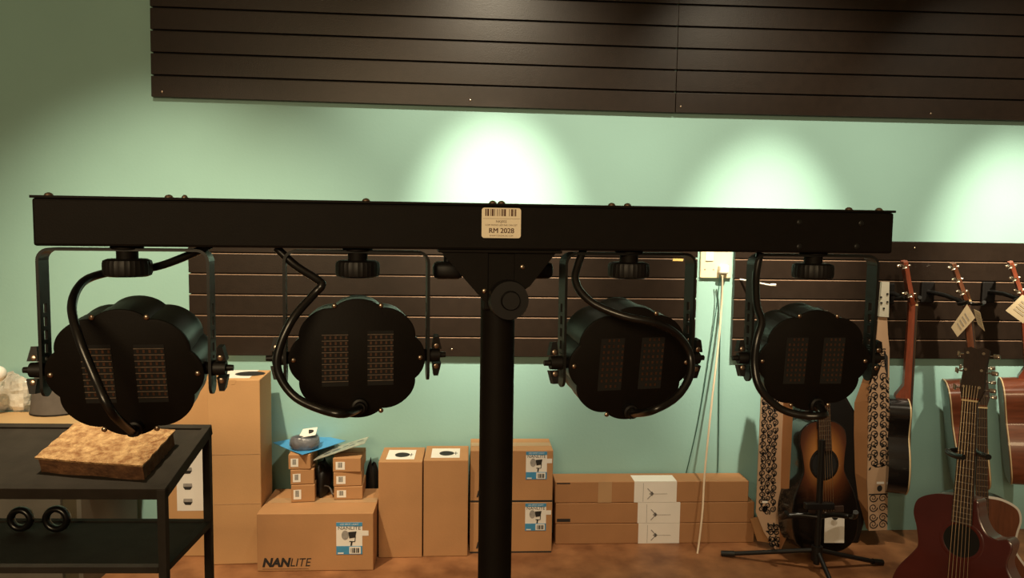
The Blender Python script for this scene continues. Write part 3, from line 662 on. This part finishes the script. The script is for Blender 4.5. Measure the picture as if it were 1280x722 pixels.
def guitar(label, mw, L=.49, W=.39, D=.10, neck=.36, side='mahog', top='spruce', bindm='bind', neckm='mahog', cut=False, pegs=3, group=None, bevel=.004, hole=True, headm=None, hpos=.67, soft=0, back=None):
    t = thing('acoustic_guitar', label, 'guitar', mw=mw, group=group)
    ol = body_outline(L, W, cut, 6, soft)
    MB().prism(ol, -D/2+.001, D/2).build('body', side, t, sharp=40)
    MB().loft([[(x, -D/2-.0006, z) for x, z in scale_poly(ol, -bevel)], [(x, -D/2+.0012, z) for x, z in scale_poly(ol, .0010)], [(x, -D/2+bevel+.001, z) for x, z in scale_poly(ol, .0012)]]).build('binding', bindm, t, sharp=60)
    MB().prism(scale_poly(ol, -bevel), -D/2-.0016, -D/2).build('soundboard', top, t, sharp=40)
    yf = -D/2-.0018
    hz = L*hpos
    if back:
        MB().prism(scale_poly(ol, -bevel), D/2, D/2+.0016).build('back_panel', back, t, sharp=40)
        MB().loft([[(x, D/2+.0006, z) for x, z in scale_poly(ol, -bevel)], [(x, D/2-.0012, z) for x, z in scale_poly(ol, .0010)], [(x, D/2-bevel-.001, z) for x, z in scale_poly(ol, .0012)]]).build('back_binding', bindm, t, sharp=60)
    if hole:
        MB().loft([[(r*cos(2*pi*i/36), yf-dy, hz+r*sin(2*pi*i/36)) for i in range(36)] for r, dy in ((.062, 0), (.060, .0006), (.052, .0006), (.050, 0))], cap=False).build('rosette', bindm if top != 'red' else 'red', t)
        MB().prism([(.05*cos(2*pi*i/36), hz+.05*sin(2*pi*i/36)) for i in range(36)], yf-.0004, yf+.0003).build('soundhole', 'backing', t)
    MB().box((-.075, yf-.008, L*.30), (.075, yf, L*.30+.026), bev=.003).box((-.037, yf-.011, L*.30+.016), (.037, yf-.007, L*.30+.019)).build('bridge', 'rose', t)
    N1 = L+neck; ne = MB()
    ne.loft([[(w/2, yf+.001, z), (w/2, yf-.004, z), (-w/2, yf-.004, z), (-w/2, yf+.001, z), (-w*.35, yf+dd, z), (w*.35, yf+dd, z)] for z, w, dd in ((L-.03, .056, .05), (L+.01, .055, .045), (L+.05, .053, .019), (N1, .044, .016), (N1+.012, .046, .018))])
    ne.build('neck', neckm, t, sharp=40)
    fb = MB().loft([[(w/2, yf-.0045, z), (w/2, yf-.010, z), (-w/2, yf-.010, z), (-w/2, yf-.0045, z)] for z, w in ((hz+.052, .057), (N1, .043))]).build('fretboard', 'rose', t)
    fm = MB(); sl = (N1-L*.315)
    for i in range(1, 19):
        z = N1-sl*(1-2**(-i/12))
        if z > hz+.055: wz = .043+(.057-.043)*(N1-z)/(N1-hz); fm.box((-wz/2, yf-.0112, z-.0009), (wz/2, yf-.0098, z+.0009))
    fm.build('frets', 'chrome', fb)
    MB().box((-.022, yf-.0125, N1), (.022, yf-.004, N1+.005)).build('nut', 'bind', t)
    HMx = Mx.Translation((0, yf-.002, N1+.005)) @ Mx.Rotation(rad(-12), 4, 'X')
    hp = [(-.023, 0), (-.034, .035), (-.031, .10), (-.036, .165), (-.018, .172), (0, .166), (.018, .172), (.036, .165), (.031, .10), (.034, .035), (.023, 0)]
    hd = MB().prism(hp, 0, .015, HMx).build('headstock', headm or neckm, t)
    for s in (-1, 1):
        for i in range(pegs):
            z = .04+i*(.11/(pegs-1 if pegs > 1 else 1)); pg = MB()
            pg.cyl((s*.022, -.008, z), (s*.022, .02, z), .0045, seg=12, m=HMx).cyl((s*.022, .018, z), (s*.050, .018, z), .0028, seg=8, m=HMx)
            pg.box((s*.048-.004, .010, z-.006), (s*.048+.010*s+.004*0+.004, .026, z+.006), HMx, .002)
            pg.build('tuning_peg', 'chrome', hd)
    sm = MB()
    for i in range(6):
        u = (i-2.5)/2.5
        sm.tube([(u*.027, yf-.0125, L*.318), (u*.018, yf-.0118, N1+.003), (u*.02, yf-.004, N1+.05)], .0007 if i > 2 else .0010, 5)
    sm.build('strings', 'string', t)
    return t
def gm(p, yaw=0, lean=0, roll=0, sc=1.0): return Mx.Translation(p) @ Mx.Rotation(yaw, 4, 'Z') @ Mx.Rotation(lean, 4, 'X') @ Mx.Rotation(roll, 4, 'Y') @ Mx.Scale(sc, 4)
def stand_arm(name, label, cat): pass
# wall hangers
def hanger(hx, pyr, Y, label, x2):
    a = at(hx, pyr, WY-.021); t = thing('guitar_hanger', label, 'hanger', (a.x, WY-.0215, a.z), (0, 0, 0), 'guitar hangers on the slatwall')
    e_ = at(x2[0], x2[1], Y); v = e_-V((a.x, WY-.0215, a.z))
    MB().box((-.028, -.012, -.045), (.028, 0, .04), bev=.003).build('wall_plate', 'plastic', t)
    MB().tube([(0, -.008, 0), v*.5+V((0, 0, .006)), v], .009, 10).build('arm', 'plastic', t)
    y_ = MB()
    for s in (-1, 1): y_.tube(smooth_path([v, v+V((s*.028, -.006, -.004)), v+V((s*.036, -.045, .0)), v+V((s*.032, -.065, .008))], 5), .0075, 10)
    y_.build('yoke', 'rubber', t)
    return t
# 1: thin guitar seen edge on, left
gY = 2.86; zb_ = at(1135, 611, gY).z; g1 = at(1139, 611, gY)
ztop_ = at(1128, 325, gY).z; tot = ztop_-zb_
sc1 = tot/(.37+.36+.172)
guitar('small dark-sided guitar with a red neck hung edge-on beside the printed display', gm(V((g1.x-.083, gY, zb_)), rad(70), rad(0), rad(0), sc1), .37, .25, .075, .36, 'dark', 'spruce', 'bind', 'neckr', False, 2, 'guitars hung on the slatwall')
# 2: middle hanging guitar
hY = 2.795
zb_ = at(1205, 606, hY).z; ztop_ = at(1195, 326, hY).z; sc2 = (ztop_-zb_)/(.46+.335+.172); g2 = at(1212, 608, hY)
guitar('brown mahogany guitar hung edge-on on the slatwall with paper tags at its neck', gm(V((g2.x, hY, zb_)), rad(65), rad(-8), 0, sc2), .46, .30, .115, .335, 'mahog2', 'spruce', 'bind', 'mahog', False, 3, 'guitars hung on the slatwall', back='dark', soft=.3)
# 3: right edge
zb_ = at(1275, 601, hY).z; sc3 = sc2; g3 = at(1292, 603, hY)
guitar('reddish guitar hung at the right edge of the picture, only its side showing', gm(V((g3.x-.045, hY, zb_)), rad(60), rad(-7), 0, sc3), .45, .28, .11, .335, 'mahog2', 'spruce', 'bind', 'neckr', False, 3, 'guitars hung on the slatwall', back='mahog', soft=.3)
hanger(1108, 366, 2.88, 'black hanger arm holding the edge-on guitar', (1128, 372))
hanger(1158, 364, 2.80, 'black hanger arm reaching to the guitar with paper tags', (1206, 378))
hanger(1234, 364, 2.80, 'black hanger arm reaching to the guitar at the right edge', (1276, 374))
# paper tags
def ptag(cs, label, group=None):
    Y = gY-.14
    o = sheet(MB(), [at(x, y, Y+dy) for x, y, dy in cs], .0008, 4, .001).build('price_tag', 'tag', sharp=50); tag(o, label, 'tag', group)
    A, B, C_, D = [at(x, y, Y+dy) for x, y, dy in cs]; n_ = (B-A).cross(D-A).normalized(); n_ = n_ if n_.y < 0 else -n_; ln = MB()
    for i in range(4):
        u0, u1, v = .2, .8, .25+.15*i; q = [A.lerp(B, u).lerp(D.lerp(C_, u), vv)+n_*.0022 for u, vv in ((u0, v), (u1, v), (u1, v+.03), (u0, v+.03))]; ln.add(q, [(0, 1, 2, 3)])
    ln.build('writing', 'grey', o); return o
ptag([(1209, 380, .0), (1219, 397, -.01), (1197, 421, .0), (1189, 409, .0)], 'kraft paper tag hanging from the guitar with two tags, the larger left one')
ptag([(1217, 386, .02), (1225, 390, .0), (1231, 414, .0), (1222, 405, .02)], 'kraft paper tag hanging from the guitar with two tags, the narrow right one')
ptag([(1278, 368, .0), (1296, 380, -.01), (1279, 404, .0), (1257, 388, .0)], 'cream paper tag at the right edge of the picture')
# 4: sunburst guitar on the tripod stand
ca = at(1024, 690, 2.885); cw = (at(1066, 600, 2.885).x-at(981, 600, 2.885).x)
gc = thing('dark_filler', 'tall black filler shape added for the shadowed dark area behind the sunburst guitar', 'dark filler', (ca.x, 2.875, .0005), (rad(-.5), 0, 0))  # added black shape, stands in for a dark guitar back and shadow
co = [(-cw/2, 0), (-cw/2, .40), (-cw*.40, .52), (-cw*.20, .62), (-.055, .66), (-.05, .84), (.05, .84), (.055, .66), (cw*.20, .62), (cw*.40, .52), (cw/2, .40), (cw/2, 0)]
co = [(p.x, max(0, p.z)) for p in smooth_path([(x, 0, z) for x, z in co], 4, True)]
MB().loft([[(x, y, z) for x, z in scale_poly(co, d)] for y, d in ((-.030, -.012), (-.024, 0), (.055, 0), (.061, -.012))]).build('filler_shell', 'plastic', gc)
MB().loft([[(x, y, z) for x, z in scale_poly(co, .0015)] for y in (.012, .018)]).build('filler_band', 'rubber', gc)
zl = .085; gp = at(1026, 690, 2.70)
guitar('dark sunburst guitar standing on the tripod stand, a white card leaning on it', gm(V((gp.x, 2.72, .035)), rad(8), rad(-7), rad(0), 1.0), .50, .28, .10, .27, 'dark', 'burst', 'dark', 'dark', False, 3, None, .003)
o = sheet(MB(), [at(1030, 678, 2.655), at(1055, 678, 2.655), at(1055.5, 641, 2.663), at(1031, 640, 2.663)], .0012, 3).build('white_card', 'paper'); tag(o, 'white card standing against the lower body of the sunburst guitar', 'card')
MB().prism([(p.x, p.z) for p in [at(1043+4*cos(i*pi/6), 645+4*sin(i*pi/6), 2.655) for i in range(12)]], 2.6495, 2.6505).build('seal', 'inkb', o)
stb = V((at(1021, 690, 2.60).x, 2.60, 0))
gs = thing('guitar_stand', 'black tripod guitar stand with spread legs under the sunburst guitar', 'guitar stand', stb)
MB().cyl((0, 0, .03), (0, 0, .50), .011, seg=16).build('column', 'plastic', gs)
MB().cyl((0, 0, .045), (0, 0, .10), .020, seg=20).build('hub', 'plastic', gs)
for px, py in ((905, 692), (1100, 703), (1040, 730)):
    e_ = onz(px, py, .008)-stb; lo = MB().tube([V((0, 0, .085)), e_*.5+V((0, 0, .042)), e_], .0085, 10).build('leg', 'plastic', gs)
    MB().tube([e_*.88+V((0, 0, .009)), e_+e_.normalized()*.01], .0115, 10).build('rubber_foot', 'rubber', lo)
ar = MB()
for s in (-1, 1): ar.tube(smooth_path([V((0, 0, .21)), V((s*.06, .02, .21)), V((s*.125, .03, .20)), V((s*.135, .0, .21)), V((s*.13, -.02, .235))], 5), .010, 10)
ar.build('cradle', 'rubber', gs)
ar = MB().box((-.055, -.012, .24), (.055, .012, .265), bev=.004).build('cross_bracket', 'plastic', gs)
# 5: red cutaway guitar in front, right
zr = 2.08; top_ = Zp(1205, 616, zr)
ga = guitar('dark red cutaway guitar with a wide mauve edge standing in front at the right', gm(V((top_.x-.008, top_.y-.03, top_.z-.437)), rad(-50), rad(-9), rad(-2.2), .90), .47, .39, .095, .30, 'mauve', 'red', 'red', 'red', True, 3, None, .004, True, 'rose', .72)
bs = onz(1262, 800); gs2 = thing('guitar_stand', 'black guitar stand gripping the neck of the red guitar', 'guitar stand', (top_.x+.12, top_.y+.14, 0))
nk = Zp(1205, 566, zr+.02)-V((top_.x+.12, top_.y+.14, 0))
MB().tube([(0, 0, .04), V((0, 0, nk.z-.02))], .011, 12).build('column', 'plastic', gs2)
MB().tube([V((0, 0, nk.z-.02)), V((nk.x, nk.y+.03, nk.z))], .008, 10).build('neck_arm', 'plastic', gs2)
yk = MB()
for s in (-1, 1): yk.tube(smooth_path([V((nk.x, nk.y+.03, nk.z)), V((nk.x+s*.035, nk.y+.02, nk.z)), V((nk.x+s*.043, nk.y-.02, nk.z)), V((nk.x+s*.036, nk.y-.05, nk.z+.004))], 5), .008, 10)
yk.build('neck_yoke', 'rubber', gs2)
for a in (60, 180, 300): MB().tube([(0, 0, .12), (.26*cos(rad(a)), .26*sin(rad(a)), .01)], .009, 10).build('leg', 'plastic', gs2)
MB().cyl((0, 0, .05), (0, 0, .14), .02, seg=18).build('hub', 'plastic', gs2)
# 6: pale-bound guitar behind the red one
g6 = Zp(1246, 622, 2.50)
guitar('brown guitar with white binding leaning behind the red guitar', gm(V((g6.x-.05, g6.y-.0, g6.z-.435)), rad(-20), rad(-7), rad(-1), .91), .48, .38, .10, .325, 'dark', 'mahog', 'paper', 'mahog', False, 3, None, .007, headm='rose')

# ---------------------------------------------------------------- printed cardboard guitar displays
def scroll(mb, cx, cz, r, turns, a0, hand, w, y):
    pts = []; n = int(18*turns)
    for i in range(n+1):
        f = i/n; q = r*(1-.82*f); a = a0+hand*2*pi*turns*f; pts.append((cx+q*cos(a), cz+q*sin(a), w*(1.0-.45*f)))
    for i in range(n):
        (x0, z0, w0), (x1, z1, w1) = pts[i], pts[i+1]; d = V((x1-x0, z1-z0)); 
        if d.length < 1e-7: continue
        d.normalize(); nx, nz = -d.y, d.x
        mb.add([(x0+nx*w0, y, z0+nz*w0), (x0-nx*w0, y, z0-nz*w0), (x1-nx*w1, y, z1-nz*w1), (x1+nx*w1, y, z1+nz*w1)], [(0, 1, 2, 3)])
def leaf(mb, cx, cz, l, wd, a, y):
    pts = []
    for i in range(7): f = i/6; pts.append((f*l, wd*sin(pi*f)))
    for i in range(1, 6): f = 1-i/6; pts.append((f*l, -wd*.5*sin(pi*f)))
    mb.add([(cx+p*cos(a)-q*sin(a), y, cz+p*sin(a)+q*cos(a)) for p, q in pts], [tuple(range(len(pts)))])
# right one: front printed, plain left side, pale headstock
Yd = 2.80; P_ = lambda x, y: (at(x, y, Yd).x, at(x, y, Yd).z)
o0 = at(1090, 661, Yd)
dr = thing('guitar_display', 'tall cardboard guitar display with a pale headstock, left of the edge-on guitar', 'display', (o0.x, Yd, o0.z))
Q = lambda x, y: (P_(x, y)[0]-o0.x, P_(x, y)[1]-o0.z)
front = [Q(1086, 663), Q(1109, 662), Q(1111, 560), Q(1112, 395+40), Q(1110, 418), Q(1109, 396), Q(1098, 396), Q(1096, 420), Q(1093, 450), Q(1088, 480), Q(1086, 500), Q(1084, 600)]
MB().prism(front, 0, .004).build('printed_front', 'print_', dr)
sd = MB(); prs = [((1086, 663), (1083, 660)), ((1085, 640), (1072, 622)), ((1084, 600), (1068, 590)), ((1085, 540), (1067, 540)), ((1086, 500), (1068, 503)), ((1088, 480), (1077, 478)), ((1093, 450), (1087, 446)), ((1096, 420), (1094, 418))]
def Qs(x, y, dy): p = at(x, y, Yd+dy); return V((p.x-o0.x, dy, p.z-o0.z))
for (A, A2), (B, B2) in zip(prs[:-1], prs[1:]):
    a, a2, b, b2 = Qs(*A, .002), Qs(*A2, .05), Qs(*B, .002), Qs(*B2, .05); d = V((.003, .0005, 0))
    sd.add([a, a2, b2, b, a+d, a2+d, b2+d, b+d], [(0, 1, 2, 3), (4, 5, 6, 7), (1, 2, 6, 5), (0, 3, 7, 4)])
sd.build('plain_side', 'plain', dr)
hs = MB().prism([Q(1097.5, 395), Q(1109.5, 396), Q(1110.5, 352), Q(1101, 352)], -.008, .004).build('headstock', 'paddle', dr)
pg = MB()
for x, y in ((1099.5, 371), (1107.5, 367), (1100, 378), (1107.5, 377), (1103, 385)): pg.prism([(Q(x, y)[0]+.004*cos(i*pi/5), Q(x, y)[1]+.004*sin(i*pi/5)) for i in range(10)], -.012, -.008)
pg.build('peg_holes', 'inkb', hs)
pr = MB(); y_ = -.0005; random.seed(5)
for i, py in enumerate(range(470, 580, 12)):
    for s in (-1, 1):
        cx, cz = Q(1098.5+s*6.2, py); scroll(pr, cx, cz, .017, 1.5, (pi/2 if i % 2 else -pi/2), s*(1 if i % 2 else -1), .0026, y_)
        leaf(pr, *Q(1098.5+s*3.0, py+6), .022, .006, pi/2-s*.7, y_); leaf(pr, *Q(1098.5+s*10, py+5), .018, .005, -pi/2+s*.5, y_)
for py in (622, 634, 646, 655):
    for s in (-1, 1): cx, cz = Q(1097.5+s*6, py); scroll(pr, cx, cz, .018, 1.6, 0, s, .0024, y_)
x0, z0 = Q(1086, 617); x1, z1 = Q(1109.5, 616); pr.add([(x0, y_, z0), (x1, y_, z1), (x1, y_, z1-.005), (x0, y_, z0-.005)], [(0, 1, 2, 3)])
cx, cz = Q(1099.5, 610); pr.add([(cx+.011*cos(i*pi/7), y_, cz+.013*sin(i*pi/7)) for i in range(14)], [tuple(range(14))])
cx, cz = Q(1099.5, 581); 
for i in range(14):
    a, b = i*pi/7, (i+1)*pi/7; f = lambda q, r: (cx+r*.018*cos(q)*1.0, y_, cz+r*.008*sin(q)+.25*r*.018*cos(q)); pr.add([f(a, 1), f(b, 1), f(b, .6), f(a, .6)], [(0, 1, 2, 3)])
pr.add([(Q(1105, 432)[0], y_, Q(0, 432)[1]), (Q(1110, 440)[0], y_, Q(0, 440)[1]), (Q(1110, 470)[0], y_, Q(0, 470)[1]), (Q(1106, 455)[0], y_, Q(0, 455)[1])], [(0, 1, 2, 3)])
for py in (440, 455): scroll(pr, *Q(1104.5, py), .014, 1.4, 1, 1, .0024, y_)
for py in range(476, 575, 12):
    for s_ in (-1, 1): leaf(pr, *Q(1098.5+s_*11, py+3), .020, .0055, pi/2+s_*.3, y_); leaf(pr, *Q(1098.5+s_*6, py+7), .016, .005, pi/2+s_*1.2, y_); scroll(pr, *Q(1098.5+s_*11.2, py-3), .009, 1.2, 2*s_, s_, .002, y_)
pr.build('scroll_print', 'inkb', dr)
x0, z0 = Q(1100, 603); MB().box((x0-.014, -.001, z0-.005), (x0+.016, -.0004, z0+.004)).build('white_strip', 'paper', dr)
# left one: printed left face, plain right flange
Yl = 2.79; o1 = onz(974, 688); Yl = o1.y
Q2 = lambda x, y, dy=0: V((at(x, y, Yl+dy).x-o1.x, dy, at(x, y, Yl+dy).z))
dl = thing('guitar_display', 'tall cardboard display with dense black scrollwork, behind the rightmost stage light', 'display', (o1.x, Yl, 0))
fp = [(970, 689), (974, 689), (976, 620), (977, 560), (979, 513), (978, 470), (972, 430), (962, 425), (953, 470), (951, 500), (948, 570), (945, 640), (955, 665)]
MB().prism([(Q2(*p).x, max(.001, Q2(*p).z)) for p in fp], 0, .004).build('printed_front', 'print_', dl)
fl = MB(); prs = [((974, 689), (975, 688)), ((975.5, 640), (985, 668)), ((976, 600), (986, 620)), ((977, 560), (989, 560)), ((979, 513), (991, 518)), ((978, 470), (989, 480)), ((972, 430), (978, 440))]
for (A, A2), (B, B2) in zip(prs[:-1], prs[1:]):
    a, a2, b, b2 = Q2(*A), Q2(*A2, -.05), Q2(*B), Q2(*B2, -.05)
    for q in (a, a2, b, b2): q.z = max(q.z, .001)
    d = V((.0005, .003, 0)); fl.add([a, a2, b2, b, a+d, a2+d, b2+d, b+d], [(0, 1, 2, 3), (4, 5, 6, 7), (1, 2, 6, 5), (0, 3, 7, 4)])
fl.build('plain_flange', 'plain', dl)
pr = MB(); random.seed(9)
def pz2(x, y): q = Q2(x, y); return q.x, q.z
for i, py in enumerate(range(492, 640, 9)):
    for j, dx in enumerate((-7, 0, 7)):
        cx, cz = pz2(963-(py-492)*.03+dx, py+(j % 2)*4); scroll(pr, cx, cz, .0125, 1.5, random.uniform(0, 6), random.choice((-1, 1)), .0030, y_)
        leaf(pr, cx, cz+.010, .018, .007, random.uniform(1, 2.2), y_)
for i, py in enumerate((662, 668, 676, 682)):
    for dx in (-4, 3): scroll(pr, *pz2(967+dx+i, py-3), .013, 1.5, i, 1, .0034, y_); leaf(pr, *pz2(966+dx+i, py-4), .02, .006, 2+i, y_)
cx, cz = pz2(956, 636); pr.add([(cx+.010*cos(i*pi/7), y_, cz+.013*sin(i*pi/7)) for i in range(14)], [tuple(range(14))])
pr.build('scroll_print', 'inkb', dl)
x0, z0 = pz2(956, 627); MB().box((x0-.011, -.001, z0-.004), (x0+.011, -.0004, z0+.004)).build('white_strip', 'paper', dl)
